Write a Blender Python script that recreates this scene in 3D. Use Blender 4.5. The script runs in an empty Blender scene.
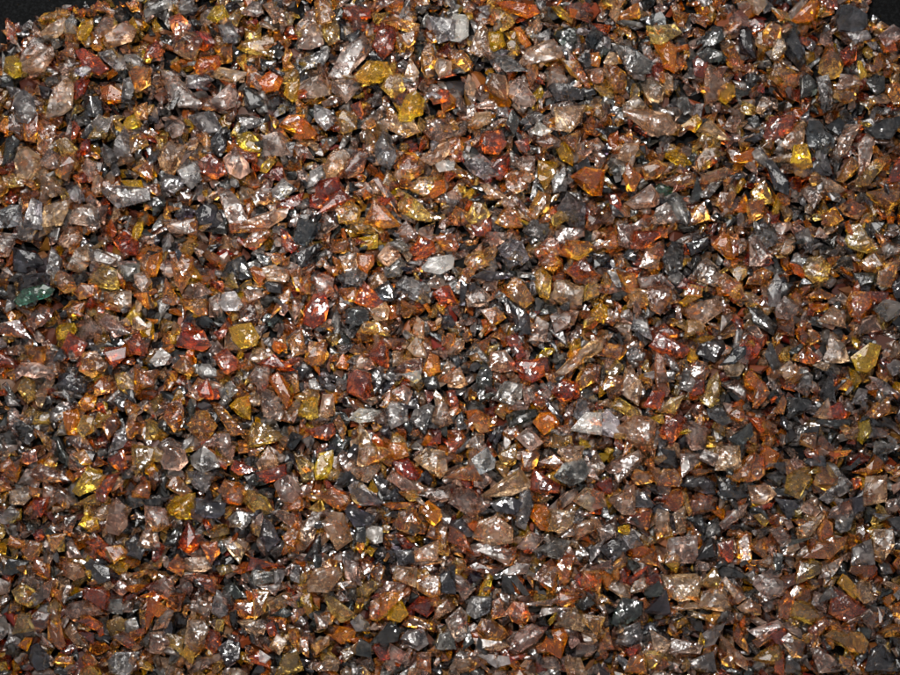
import bpy, bmesh, math, random
import numpy as np
from mathutils import Vector, Matrix

scene = bpy.context.scene
rng = np.random.default_rng(11)
random.seed(11)

# ------------------------------------------------------------------ camera
PX = 0.00035                       # one photograph pixel is about 0.35 mm on the pile
W_PX, H_PX = 900.0, 675.0
TILT = math.radians(11.0)
DIST = 0.4375
TOP = 0.0165                       # mean height of the pile's upper surface
cam_data = bpy.data.cameras.new("camera")
cam_data.lens = 50.0
cam_data.sensor_width = 36.0
cam_data.clip_start = 0.01
cam_data.clip_end = 20.0
cam = bpy.data.objects.new("camera", cam_data)
scene.collection.objects.link(cam)
cam.location = (0.0, -DIST * math.sin(TILT), TOP + DIST * math.cos(TILT))
cam.rotation_euler = (TILT, 0.0, 0.0)
scene.camera = cam

# ------------------------------------------------------------------ lights
world = bpy.data.worlds.new("World")
scene.world = world
world.use_nodes = True
bg = world.node_tree.nodes["Background"]
bg.inputs[0].default_value = (0.93, 0.95, 1.0, 1.0)
bg.inputs[1].default_value = 0.50

# the camera's own flash, just above the lens
fl = bpy.data.lights.new("flash", "AREA")
fl.shape = "RECTANGLE"
fl.size = 0.026
fl.size_y = 0.017
fl.energy = 0.92
fl.spread = math.radians(74.0)
fl.color = (1.0, 0.965, 0.92)
flash = bpy.data.objects.new("flash", fl)
scene.collection.objects.link(flash)
flash.location = (-0.035, cam.location.y + 0.115, cam.location.z + 0.01)
aim = Vector((-0.012, 0.022, TOP)) - flash.location
flash.rotation_euler = aim.to_track_quat("-Z", "Y").to_euler()

# added soft fill, unseen, lighting the glass from above and behind the pile
rl = bpy.data.lights.new("fill_light", "AREA")
rl.shape = "RECTANGLE"
rl.size = 0.46
rl.size_y = 0.30
rl.energy = 3.4
rl.color = (1.0, 0.97, 0.93)
fill = bpy.data.objects.new("fill_light", rl)
scene.collection.objects.link(fill)
fill.location = (-0.09, 0.28, 0.47)
fill.rotation_euler = (Vector((0, 0, TOP)) - fill.location).to_track_quat("-Z", "Y").to_euler()

scene.view_settings.view_transform = "Standard"
scene.view_settings.look = "None"
scene.view_settings.exposure = 0.10
scene.view_settings.gamma = 1.0
scene.view_settings.use_curve_mapping = False

scene.render.engine = "CYCLES"
cy = scene.cycles
cy.use_denoising = True
cy.max_bounces = 7
cy.transmission_bounces = 6
cy.glossy_bounces = 3
cy.diffuse_bounces = 2
cy.transparent_max_bounces = 5
cy.caustics_reflective = True
cy.caustics_refractive = True
cy.blur_glossy = 0.3
cy.sample_clamp_indirect = 12.0
cy.sample_clamp_direct = 0.0
cy.use_adaptive_sampling = True
cy.adaptive_threshold = 0.08
cy.adaptive_min_samples = 20

# what the photograph shows, read tile by tile (150 x 112 pixels each): colour letter, outline corners
CATALOG = """
0 0|M 2412 2708 3906 4109 3412 2614;R 0514 0714 1119 1024 0625;B 1512 1811 2319 2520 2223 1620;T 2521 3116 3912 4014 3920 3423 2623;G 4115 4512 4715 4621 4021;Y 4721 4915 5512 5617 5224 4824;P 5817 6311 6812 6719 6023 5721;T 6327 7018 7815 8320 8127 7130 6632;P 1237 1727 2223 2728 2733 1936;T 1338 2231 3228 3333 2743 1945 1443;Y 0343 0536 1035 1338 1346 0947;W 0031 0233 0341 0446 0046;R 4733 5131 6036 6643 6147 5243;G 6134 6832 7435 7743 7144 6438;A 8048 8444 9046 9055 8459 8252;O 6254 6853 7557 7462 6663 6360;G 7651 8050 8256 8062 7561;T 3059 3550 4147 4551 4465 3970 3071 2867;G 0860 1453 2058 2266 1772 0971;K 5161 5558 6161 6167 5769 5167;R 4551 5247 5450 5157 4660;M 4242 4740 4943 4549 4247;P 3440 4134 4737 4440 3843
1 0|G 0008 1002 1600 1704 0608 0012;G 1804 2100 2601 2808 2508 1809;Y 3511 3905 4404 4710 4513 3813;P 5609 6202 6604 6809 6511 5810;G 4217 4914 5323 5126 4526;R 1213 1809 2516 2420 1624;B 1533 2021 2822 3326 2838 2237;R 2622 3021 3622 4128 3432 2830;M 5128 5723 7422 7630 7434 6431 5731;M 5819 6119 6421 6624 6225 5923;O 2538 3034 4032 4237 3843 2945;O 6452 7045 7742 8049 7755 7056;T 3945 4342 5945 5547 5250 4148;G 2347 3446 3849 3154 2353;P 4658 4852 5150 5257 5164 4667 3663;P 0845 1545 2255 3365 3168 1968 1157;Y 8157 8252 9048 9060 8561;K 5857 6457 6963 6967 6067;T 6906 7405 8116 8317 8017 7413;A 6044 6242 6849 6655 5953;R 0031 0628 1034 0737 0038;B 3067 3461 4060 4364 4367
2 0|A 0902 1400 2109 1914 1316 1011;R 2504 3303 4205 4210 3512 2610;A 3205 4305 4109 3708;A 5013 5610 7115 6920 6118;P 0018 0610 1115 1423 1529 0732 0032;M 1417 2113 2420 2427 1830 1525;G 0037 1630 1735 1440 0442 0039;R 4328 4717 5714 5917 5630 5037 4632;P 1747 2630 3821 4327 4431 3636 2848 2049;Y 3347 4138 5339 5448 4852 3652;T 0050 1346 1853 1858 0860 0059;M 4955 5448 6149 6356 5861 5561;A 7335 7825 8237 8146 7648 7343;T 6346 6635 7143 6848;T 8143 8338 9040 9047 8449;P 2051 3249 3655 2863 2057;Y 5969 6460 7058 7563 7367 6774 6073;A 6023 7121 6828 6530 6126;G 7527 8027 8335 7934 7633;G 7712 9014 9025 8328
3 0|W 0020 0211 0912 1113 1123 0627 0126;M 2305 3304 3912 3716 3119 2613;Y 2119 3117 3325 2831 2330;T 1425 1815 2219 2434 1836 1233;O 2803 3501 5104 5309 4612 3207;T 4618 5212 5414 5220 4722;O 3919 4218 4827 4529 4226;K 6419 7116 7618 7626 6928 6322;Y 6105 6605 7311 7214 6611;B 7005 7803 8511 8314 7512;T 4138 4630 5825 6224 6630 6935 5537 4341;A 6535 7030 7636 7943 8249 8051 7245;G 2537 3436 4745 4145 3345;P 3557 3650 4246 5260 4964 4163;T 2251 2644 3345 3652 3459 2656;K 5855 6052 7052 8056 7962 6463;A 4540 5241 5247 4854 4648;P 6041 6640 7049 6951 5953;P 6163 7161 8066 7974 6573 6068;G 5023 6018 5924 5426;O 8533 9032 9040 8539;T 8242 9041 9049 8650;A 0033 0833 1441 1245 0046
4 0|T 0511 0803 1204 1109 0915;O 1010 2202 2304 2311 1112;G 1014 1413 2415 2417 1316;G 0627 1226 1628 3239 2945 1845 1236;A 0439 0939 1644 1555 0955 0549;M 2815 4415 4920 3727 3125;O 3226 4125 4629 4543 3940 3530;R 3143 3439 3740 3748 3349;T 2451 3147 3853 3761 3163 2758;T 3745 4347 4354 3955;R 5539 6034 6436 6341 6148 5647;K 5834 6430 7232 7536 7138 6338;T 6142 6238 7044 7556 7062 6165;Y 7056 7551 8053 8058 7563 7160;A 7431 8028 8435 8743 7740;K 8317 8714 9024 9034 8431;K 6129 6321 6717 7317 7325 6828;P 7811 8405 8911 8915 8113;P 2527 2926 3334 3138 2735;T 1463 2257 2964 2867 1567;P 1447 2546 2453 1952;K 2510 3706 4211 4116 2913
5 0|T 0000 0900 0904 0410 0007;O 2512 3600 4202 4010 3713 2814;P 2308 3300 3501 2612;M 1206 2108 2313 1713;K 5010 5305 6405 7011 7016 6620 5319;R 4402 5100 5205 4806;A 0819 1313 1815 1923 1427 0925;A 7317 7814 8317 7720;A 4041 4429 5030 5540 5347 4849 4045;K 1918 2717 3326 3437 3041 2131;T 0940 1230 1630 1736 1241;A 1048 1437 1940 2946 2853 1956;K 2949 3347 3953 3858 2961;G 3850 4548 4757 4765 4267 4061;G 5722 6821 7025 6228;R 5135 5829 6329 6237 5640;Y 6537 6737 7044 6947 6646;A 4957 6155 6162 5564 4961;A 8052 8651 9053 9063 8563 8156;T 6861 7658 8361 8064 7164;K 6950 7446 7948 8055 7558 7154;P 5254 5446 6347 6652 5455;P 7722 8516 9021 9024 8129;O 7825 8524 8731 8032
0 1|B 0702 1301 1407 1314 0712;A 1503 2402 2411 2219 1618;A 2310 2604 3409 3315 2626 2222;K 0417 0815 1218 0831 0232;T 0930 1121 1620 2426 2533 1741 1039;M 3418 4016 4622 4427 3827;A 3334 3827 4526 4832 4142 3539;M 0340 0938 1542 1445 0346;T 2238 2835 3744 3850 3252 2649;P 2531 3023 3526 3633 3034;G 4148 4644 5050 5053 4555;T 2566 2756 4152 4257 3767 2567;P 4167 4358 5354 5757 6066;G 1565 2052 2555 2567 1467;G 0061 0656 1356 1365 0067;Y 7240 8340 8546 8447 7746;A 8035 8929 9041 8841;G 6349 7447 9049 9056 7361 6553;A 8302 9000 9008 8508;G 5709 6205 6807 6614 6015;G 6818 7410 8017 7927 6826;A 7916 8714 8921 8026;P 4933 5228 5731 5639 5341;T 5645 5836 6241 6147 5850 5647;G 6429 6523 7127 7330 6735
1 1|G 2303 3601 4309 4112 3313 2607;T 0528 0919 1317 2221 2028 1537 1239 0735;Y 5213 6012 6719 6623 5824 5319;G 5203 5802 6805 6709 5611;O 7810 8404 9004 9015 8513;R 3131 3826 4533 4738 4042 3238;P 4428 5121 5931 6036 5440 4837;G 1737 2330 3032 3242 2648 2043;G 0843 1139 1941 2146 1650 0948;P 4045 4847 5453 6065 5767 4866 4150;K 2760 3353 4056 4463 4267 2967;K 3819 4214 4619 4624 4228 3822;A 2814 3412 3722 3423;P 6816 7613 8526 8027 6927;R 5223 6426 6431 5831;T 5466 7259 8358 8163 7167;A 0046 0544 0750 0551 0048;Y 0035 0336 0439 0042;R 7853 9049 9055 8458 7557;K 0053 0552 0957 0057;A 5653 6152 6257 5962;G 7348 8041 8847 8052 7554;P 1212 2005 2311 2016 1517
2 1|O 0003 0507 1013 0816 0016;T 4808 5604 6807 7214 6418 5514;Y 5700 7400 7304 6706 6003;T 1433 1825 2622 3026 2438 1639;B 2640 3030 3626 4126 3837 3041;A 5632 6223 6924 7530 7436 6740 5938;R 0942 1740 2339 2447 1653 1051;R 1162 1952 2548 3054 2357 1461;M 5956 6550 7054 7762 8064 7866 7066 6061;T 7228 8021 8917 9021 8430 7932;G 4522 5012 5516 5830 5436 4732;A 4456 4553 5056 6168 5167 3868;M 2260 3154 3760 3567 2467;O 7851 8144 8643 8749 8053;M 6546 7240 8140 8546 7451 6748;M 2007 2601 3404 3411 2614;G 1001 1903 2110 1614 1008;P 7510 8005 9004 9014 8317;G 0738 1335 1440 0945 0547;B 4440 4739 5751 6062 5557;W 8132 9030 9036 8437;P 0423 0024 0028 0930
3 1|T 1208 1501 2401 2406 1809;R 1422 2013 3113 3421 2927 1926;R 2336 2828 3526 3534 3041 2538;G 0833 1827 2633 2940 2042 1238;Y 5330 5830 6431 6337 5747 5339;Y 6322 6919 7327 7332 6729;P 3732 4427 5028 5036 4636 4034;A 3338 3935 4738 4646 4049 3446;T 6200 8101 7808 7214 6313;O 7142 8036 9038 9053 8454 7849;G 6140 6834 7139 6948 6249;G 6457 7147 8254 8167 7265;M 1065 1454 2155 2461 1867;A 2766 3455 4160 4367 3367;A 4661 5348 6050 5959 5064;T 1945 2344 3351 3152 2452;A 0118 0615 0822 0630 0030;G 4852 5234 5344 5154;B 5219 5814 6518 6522 5723;K 3409 3702 4108 3816;R 3920 4618 4724 4225;W 4913 5307 6013 5616;B 3450 3848 4556 4461;A 6617 7614 7618 7425;K 7533 8228 8435 7836
4 1|T 1202 2500 4004 4512 4316 3017 2411;A 1317 1811 2121 1923;T 1029 1421 2220 2224 1630;M 0725 1317 1621 1124;A 2534 3330 3836 4034 3440 2742;A 3842 5134 5738 5642 4645;E 3246 3643 4546 4449 3850;R 0649 1049 1354 1260 0862;P 1555 3044 3550 3357 2059;G 3951 4648 5254 5362 5267 4662;K 5452 5840 6148 5953 5554;G 6050 6743 7440 7244 6552 6152;T 5911 6604 7515 7816 7216;M 5721 6212 7119 7022;M 5731 6223 7022 7028 6534 5936;Y 4811 5605 5909 5515 4912;O 1338 1632 2035 2440 2048 1648;T 6138 7434 7635 7540 6343;P 3360 4155 4767 3067;A 7249 8048 8150 7857 7056;O 8159 8750 9058 8660;A 5459 6254 6664 5467;K 2417 3716 3020;Y 3826 4722 5431 5034 4428
5 1|R 0814 1202 2701 2906 2412 1119;T 1820 3008 3304 3216 3121 2322;K 3314 3505 4106 5018 5022 4527 3422;G 4027 4120 4627 4936 4434;Y 2432 2621 3320 3733 3235 2633;T 1030 2526 2631 1331;P 6519 7112 7518 7325 7035 6538 6531;M 6242 7330 8227 8230 7045 6346;R 8143 8533 9024 9041;K 6913 7606 8405 9003 9009 8417 7517;P 5220 5708 6608 6111 5825 5427;A 5241 6028 6533 6236 5642;K 4510 5205 5711 5215;T 4037 4639 5746 5348 4748;B 5357 6053 6958 6465 5762;A 6949 8247 9044 9055 8260;O 4362 5157 5664 5067 4667;K 0831 1229 2344 2251 1447;G 0026 0522 1232 0934 0229;M 0148 0841 1249 1354 0555;A 0055 0853 0763 0067;P 1834 3233 3538 3041;P 3048 3744 4252 3759
0 2|K 0939 1130 2628 3031 2738 1641;E 1349 1842 3039 3642 3346 2150 1652;B 1857 2549 3352 3257 2662 2062;Y 3463 3760 4460 4664 4367 3567;M 5434 6325 7329 7340 6841 5838;A 4642 5037 5738 5744 4946;A 3432 3729 4432 4740 4042 3639;T 4127 4615 5312 5522 5127 4729;T 3410 4000 4702 4909 4214 3613;P 5519 6016 7122 6926 5725;R 6810 7505 8311 8219 7418 7013;T 8057 8356 8962 8463 8062;A 8421 8818 9018 9032 8629;P 0006 0807 1012 0620 0020;G 1303 2600 2503 2111 1310;T 2408 2600 3401 3005 2607;G 3027 3316 3923 3632 3034;A 3952 4447 5248 5054 4257;T 6542 7941 7951 7252;G 7125 8324 8329 7634;P 4758 5456 6163 6067 4867;K 0814 1316 2318 2724 1629 0828;O 0352 0550 0955 0659;P 6655 7162 7966 7067 6160;B 0064 0459 1358 1966 0067;P 8131 8829 9035 8641 8236
1 2|P 1001 2700 2805 2407 1306;A 5711 6205 7103 7207 6514 5814;A 1218 2016 2721 2728 2043 1637 1530;K 4332 4724 5720 6233 5634 4732;W 4249 4442 5141 5649 5352 4552;A 5251 5643 5946 5850;Y 4863 5461 6160 6667 6472 5573 5070;R 1966 2060 2560 3167;K 3854 4352 4555 4559 3958;P 3645 4242 4350 4355 3655;A 1946 3446 3555 3056 2251;T 6827 7525 8231 8135 7134;A 7018 8018 8022 7624 7020;T 5640 6640 6744 6047;O 0020 0718 0723 0431 0031;A 8531 9027 9041 8840;A 7844 8440 8347 7653 7356;A 0846 1033 1439 1847 1348;R 7904 8306 8814 8517 8013;A 4801 7000 7102 6105 4905;T 0112 0903 1004 0309;G 0811 1208 1314 0919;P 2737 3036 3741 2745;K 1959 2851 2955 2261;K 3800 4700 4606 3906
2 2|K 0000 1301 1107 0414 0012;K 0018 1112 1314 0425 0025;A 1909 3308 3511 3213 2617 2016;Y 3609 4607 4614 4015 3714;T 4720 5312 5713 6020 5326 4923;O 3519 4420 4425 4030 3526;T 2420 3318 3528 2729;R 6516 7308 8011 8117 7420 6718;W 7326 7821 9018 9026 8430 7528;G 5637 6331 7837 7947 7349 6544;R 3347 3834 4541 5047 4650 3649;A 2439 3438 3446 2746;R 0252 0842 1541 1850 1559 0863 0260;P 0832 1430 2033 1940 1142;T 4138 4629 5130 5136 4739;K 4540 5335 5843 5647 4946;K 2852 3550 4152 4159 3561 2860;T 4253 5147 5352 5257 4658;O 5350 5749 5856 5457;G 5127 6020 6325 6031 5232;G 2829 3528 4031 3737 2836;M 3566 3959 4658 5467;R 8042 8538 9037 9047 8447;T 6766 7056 7459 7467;A 0033 0631 0641 0042;A 8110 9008 9018 8617;P 5805 6401 7006 6808 6007;M 2800 4400 4506 3306;G 5413 6009 6516 6118;G 1960 2250 2457 2367;P 1322 1521 1927 1729
3 2|G 2914 3607 4310 4820 4324 3622 3118;K 3123 4124 4125 3529;G 4404 5000 5903 5610 4505;K 4606 5606 5310 4912;A 6618 7010 8311 8714 7822 7120;A 5413 6007 6511 6618 6518 5419;A 5425 6018 6625 6229 5728;M 5130 5526 6132 5945 5443 5137;T 6145 6334 7034 8040 7949 6949;A 3140 3832 4333 5146 4551 3746;K 1332 2028 3529 3831 2534;A 0828 1323 1528 0939 0437;A 1020 1817 2325 1528 0924;P 0945 1537 2445 2250 1151;R 1302 2401 2404 2307 1608;K 3448 4047 4757 4867 4167;A 1953 2851 3357 2562;O 1959 2258 2564 2167;P 2205 3506 3309 2514;A 7433 8128 8931 8736 7636;M 8139 8735 8844 8047;Y 8552 9047 9059 8656;P 6056 6551 7753 7461 6365;P 4867 5256 5960 5767;A 0008 0309 0515 0220;R 6830 7329 8021 8732 7534;P 6409 6702 8002 8007 6811;K 2449 2845 3351 3054
4 2|R 1810 2005 3605 3608 2615 1915;A 2713 3610 3918 3520 2919;A 0113 0903 1014 0515;P 1002 1803 1915 1515 1113;K 3721 4311 5012 4927 4131;K 5113 6408 6515 5420;O 6515 7208 7813 7823 7423;B 7806 8207 8613 8017;P 5630 5923 6420 7227 7836 6838 5934;B 2838 4238 4345 3655 3052;P 2332 3730 4437 4439 2538;M 1439 2842 2849 2352 1746;R 2863 3860 4764 4767 2967;T 5052 6047 7045 7353 6261 5358;Y 4847 5343 6041 6044 5149;A 5043 5337 6039 6044;O 6940 7537 8038 7744 7044;A 7035 7529 8435 8743 8145 7838;A 0918 1417 1624 1127;T 2426 2717 3521 3427 3027;G 0430 0828 1238 0938;A 1028 2130 2237 1841;R 4837 5232 6337 5639;M 4967 5160 5960 6067;G 1963 2155 2858 3167;P 7364 7455 8056 8053;P 1802 2500 2403 1904;A 8033 8032 8636 8844 8146;Y 0059 0048 0451 0457;B 0755 1048 1258 0659
5 2|G 0108 0602 1503 1711 1014 0312;M 3127 3421 4220 4826 4634 3736 3232;A 5748 6041 7241 7250 6556 6056;M 5511 5803 6302 7012 7418 6819 5716;A 3544 4039 5043 4745 3845;K 6230 7530 7436 6538;G 2608 3304 3714 3518 2913;P 0009 0408 1221 0625 0025;R 0018 1020 1324 0626;P 1551 2044 2446 3152 2258 1656;A 2445 2840 3243 3150 2547;K 0050 0751 1661 1466 0259;T 3860 4751 5155 5464;A 6524 7218 7921 7928 7430 6729;R 7044 7141 8241 8247 7547;A 7727 8822 9022 8438 7636;K 8437 9032 9045 8644;G 1040 1531 1836 1749 1149;K 1636 2836 2140 1646;P 6367 6457 7555 7864;G 7352 8046 9048 9054 8159;T 1818 2110 2711 2615 2119;A 0031 0628 1231 0838 0037;B 0546 0844 1150 0449;P 7812 8913 9016 8121;B 1566 1760 2460 2467;O 6159 6555 6460
0 3|R 3809 4201 4801 5305 4913 4214;K 3630 3723 4423 5328 5234 4735;A 4721 5010 5809 6518 6222 5525;A 5731 6224 6730 6634 5936;R 6311 6508 7608 7614 6920;A 8128 8119 8424 9026 9030 8431;M 6923 7522 8334 7836 7131;O 4841 5235 5837 5743 5245;T 2236 2828 3325 3328 2836;M 1132 1525 2128 2237 1740;P 0152 0440 0945 1053 0758;M 2053 2346 3147 3052;O 3846 4644 4850 4660 3958;M 4957 5249 5850 5858 5261;Y 5855 6047 6746 6951 6355;G 6666 7058 7555 7663 7467;G 3046 3741 4144 3850 3252;R 7703 8300 8809 8611 7810;A 7541 7638 8443 8148 7747;P 2816 2809 3510 3622 3123;R 0008 0512 1318 0819 0018;P 0923 1517 2617 3524 2226;A 1708 2807 2719 1916;B 1315 1912 2618;B 6152 7047 7353 6662;B 4061 5059 5665 4767
1 3|R 1607 2001 3300 3807 3310 2008;R 3813 4608 5315 5220 4623 4320;W 0015 0708 1212 0917 0418;G 2419 2817 3517 4323 4124 3225;O 7126 7722 8329 8639 8244 7734;P 5926 6419 7219 7129 6933;A 0949 1241 1938 2145 2052 1558;Y 4842 5238 6036 6050 5448;M 6061 6353 7053 8161 7964 6866 5965;A 3741 4341 5152 5859 4960;A 2155 2845 3545 4154 3466;R 3033 3628 4038 3739 3237;G 4133 4828 5333 4837 4237;T 6015 6308 7108 7412 6816;P 6531 7534 8146 7952 6949;R 6517 7512 8318 8721 8021;A 0023 0622 0724 0329 0029;A 8525 9022 9033 8734;M 8346 8838 9035 9048;P 2333 2831 3034 2836;A 5419 5814 6318 5921;A 1419 2113 2720 2424 1922;Y 1105 1300 1600 1605;A 8303 8600 9000 9010 8612;P 3165 4258 4759 4867
2 3|A 0315 0604 1505 1712 1417 0718;R 2834 2923 3420 4323 4336 3939 3336;R 4012 4903 5309 5320 4818;O 2119 2611 2917 2820;B 5621 6314 7313 7322 6524;O 7421 7811 8313 8421 7824;W 6124 7122 7226 6929;T 6508 7002 7510 7513 6912;W 3050 3644 4846 4451 3652;G 5044 5440 6441 6551 5556;Y 0046 0437 1038 1149 0550;M 0037 0731 1236 1043;T 1348 1436 2036 2147 1649;G 6651 6944 7841 8043 7559;R 0457 1555 2053 2159 1663 0961;T 3566 3653 4159 4467;A 1831 2327 2533 2237;T 7951 8435 8842 9052 8455;K 4221 4919 5126 4535;K 4930 5226 5828 5034;A 2152 2449 2856 2663;K 7326 8125 8432 7732;T 5610 6208 6116 5618;T 3220 3712 4316 4119;T 8326 8620 9015 9029;A 4842 5434 5538 5143;R 8061 8458 8464 7667;M 5467 5659 6261 6567;P 5534 6230 6734 6441
3 3|T 6322 7213 8403 9001 9008 8015 6824;W 7257 8147 9047 9060;A 7430 7723 8317 8919 8926 7833;T 2420 2410 3309 3917 3721 3022;R 4125 4216 5813 6022 5426 4929;R 3302 4001 4512 4014;K 3448 3945 5144 5348 4253 3655;G 2538 3327 4329 4337 3742;K 5335 5434 6648 6650 6249;G 7448 7739 8140 8346 7852;O 5052 5447 6246 6553 5660;A 1151 1745 2349 2357 1858;R 5731 6426 6827 7729 7738 6640;K 1625 2016 2520 2532 1631;G 0912 1505 2112 2316 1615;Y 5213 5708 6408 6011 5615;T 0022 0620 1029 0631 0030;M 2746 3139 3640 3250;A 0057 0657 1062 0566 0067;T 1066 1559 2060 1967;P 6750 7142 7440 7347 7149;M 6167 6260 7261 7366;K 0450 0746 1055 0556;P 4061 4656 5159 5564 4867;R 0034 0333 0542 0043;P 4432 5030 5138 4541
4 3|A 3317 3410 3813 4233 4036 3534 3326;T 1234 1519 1917 2630 2342 1838;M 0717 0915 1318 1321 0726 0321;M 0642 1137 1741 2346 2050 1446;T 0955 2147 2848 3451 3267 2667 1461;W 0048 0444 1151 1260 0861 0058;R 3559 3948 4645 5253 4660 4266;P 5053 5551 6456 6367 5567 5160;K 4763 5357 5463 4966;R 2906 3500 5005 5409 5013 3510;K 5711 6202 7403 7508 6916;A 0011 0505 1506 1510 1114;B 5120 5614 6416 6621 6326 5527;R 5437 5527 6227 6234 5638;M 6140 6527 7022 7228 7139 6643;T 7219 8015 8420 8125 7525;A 7747 8540 8748 8451;K 6345 7242 7752 7254 6449;K 7662 9053 9060 8365;K 7019 7909 8409 8413 7818;P 7531 8127 8634 8539;G 4632 4922 5528 5334;G 3912 4517 4621 4220;G 1610 2007 2611 2515 1714;R 2543 3035 3736 3445;M 3445 4238 5036 4446;Y 3049 3747 3852 3452;A 2525 3026 3231 2527
5 3|Y 5814 7005 7707 7512 7319 6823 6222;T 4413 5002 5604 5915 5416 4516;T 1522 2117 2622 2624 1927;T 2320 2617 2922 2623;A 2028 2923 2926 2529 2130;K 0713 1006 1211 1620 1121;K 4135 4630 4822 5027 5139 4740;K 2148 2338 3438 3641 3047 2250;O 5227 5726 6028 5933 5332;Y 6562 6652 7150 7357 6864;A 5561 5956 6457 6063;G 2930 3320 3724 3630;A 0043 0326 0829 1135 0443;T 3619 4117 4619 4322;R 4843 5440 5847 5649 4850;A 1346 1837 2040 1847;K 7353 8148 8852 8655;T 3848 4638 4850 4249;A 6948 7640 8337 8546 7649;P 7225 7626 8934 8035;A 3016 3409 4013 3717;A 2614 3009 3315 3217;P 1129 1425 1933 1937;B 3864 4460 4966 4467;G 6140 6532 7033 6841;R 0010 0403 0608 0313;P 6831 7228 7732 7033;K 3951 4749 6051 5756 4555
0 4|Y 4426 5311 6417 5924 4829;M 7913 7900 9001 9008 8217;R 6608 6802 7502 7712 7415 6911;P 6545 6735 7230 7937 7847 7353 6651;Y 4846 5141 5842 5948 5450;T 5240 6036 6634 6442 6043;R 6022 6518 7416 7020 6533 6131;O 4404 5102 5509 5010;A 3361 3053 4152 3758 3462;A 8026 8719 9022 9030 8029;A 0611 1307 1312 1020 0216;P 3230 3522 4429 4533 3734;G 0041 0735 1139 0845 0145;R 1609 1604 2302 2408 1910;M 2709 3005 3409 3313 2813;T 0733 0727 1922 1930 1534;A 2029 2024 2725 2529;P 3847 4041 4741 4450 4051;R 2837 3030 2131 2136 2541;A 1562 2056 2758 2564 2066;B 1818 2710 4016 4420 3021;P 1221 1613 2613 2617 1822;A 0758 0853 1556 1659 1160;R 1850 2449 2655 2156;A 6660 7459 7763 7067;R 5257 5953 6559 6665 6064;T 8358 8750 9047 9061;K 7557 8251 8760 8467 7665;M 4534 5628 6028 5934
1 4|P 0809 1201 2202 2409 1914 1013;G 2405 3201 4307 4211 3115 2510;Y 1036 1629 2827 2943 1843 1340;A 1023 1515 2526 1929 1526;A 4126 4519 5421 5826 5534 4633;T 6409 7101 7708 7512 6714;M 5632 5925 6326 7030 7438 6642;P 7522 8016 8517 8926 8633 7932;K 2943 3031 4834 4740 4343;G 2214 3117 4015 3427 2724;T 4456 4954 5761 5467 4862;R 1760 1953 2345 2952 2960 2463;M 3251 3747 4546 4751 3854;K 6753 7042 7547 7956 7262;A 8053 9043 9063 8461;P 0035 0936 1246 0650 0050;G 4743 5338 6140 6044 5649;R 5013 5208 6413 6015 5416;T 0052 0552 0659 0160;K 5717 6316 6420 6024;R 7021 6415 8110 8218;R 3057 4057 4263 3767;P 2263 3061 3766 2867;Y 0014 0006 0413 0218;K 0620 1012 1120 1026;P 7439 8138 8842 8547;M 0107 0300 0904 0708;P 3900 5100 4908 4203;A 6001 7000 6505 6106;A 8334 9028 9037 8437;K 1058 1253 1852 1759
2 4|Y 0912 1204 2002 2009 1718 1019;T 6807 7600 8702 8914 8419 7412;G 2923 3320 3821 4329 5033 3735 3232;T 1345 2038 2639 3255 2262 1750;A 1230 2024 3030 3036 2438;A 5746 6038 6836 7447 6953 5949;O 7236 7732 8437 8542 8047 7239;A 5134 5533 7133 6436 5637;T 3013 4511 4908 4714 4121 3519;O 5304 5401 6300 6505 5807;P 5319 5614 6620 7025 6326;R 5508 6507 7116 7019 6118;K 2222 2516 3015 3118 2622;K 4419 4617 5220 5128 4928;K 5228 5824 6231 5632;M 6027 6926 7131 6632;T 6962 7760 8355 8267 7067;A 8263 8347 8846 9064;W 4053 4047 4948 4956 4557;P 0049 0839 1340 0954 0362;M 0003 0810 0818 0220;K 2738 3034 4541 4246 3347;K 0365 0956 1253 1367 0567;P 2207 2602 3509 2815;T 3510 3600 4500 4508 3811;A 7847 8247 8255 7653;P 7028 8822 9030 8532;P 4737 5548 5149;A 0323 0918 0725 0433;T 1205 2206 2314;R 5955 6354 6959 6361;K 3448 3948 3956 3258;K 5862 6861 6867 6067
3 4|T 1829 3318 4213 4820 4824 3729 2130;G 6118 6710 7907 8314 8020 7124;R 4824 5013 5617 6622 6427 5026;A 4313 4303 5001 5305 5111 4714;P 0133 0324 1223 1728 2237 1342;T 1354 1744 2840 3848 3857 2559;O 4740 5134 5735 6242 5950 5449;T 5949 6237 7538 7346 6651;A 1055 0056 0047 0851 1361 1464;P 5936 6927 7624 7530 6637;T 7332 8124 9027 9035 8438;G 3946 4226 4724 5034 4549;K 2433 3730 4333 3940 2838;G 5062 6354 7256 6666;P 4060 4750 5654 5062;A 5409 6205 7009 6414;A 1203 1601 2309 1014;A 1511 1920 0612 0118;P 1415 2014 2520 2024 1523;K 0045 0743 1552 1053;M 2904 4000 3909 3211;T 6503 6600 8000 7807 7008;A 8221 8016 8613 8720;T 7449 7544 9043 9047 7754;A 6465 6659 7157 7867;G 8461 9055 9063 8567;P 1762 2258 3762 3467;K 3742 4046 4151 3853;G 1307 2201 2708 2612 1816;P 8205 7514 8111 9020;B 7941 7538 8439 8441
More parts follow.
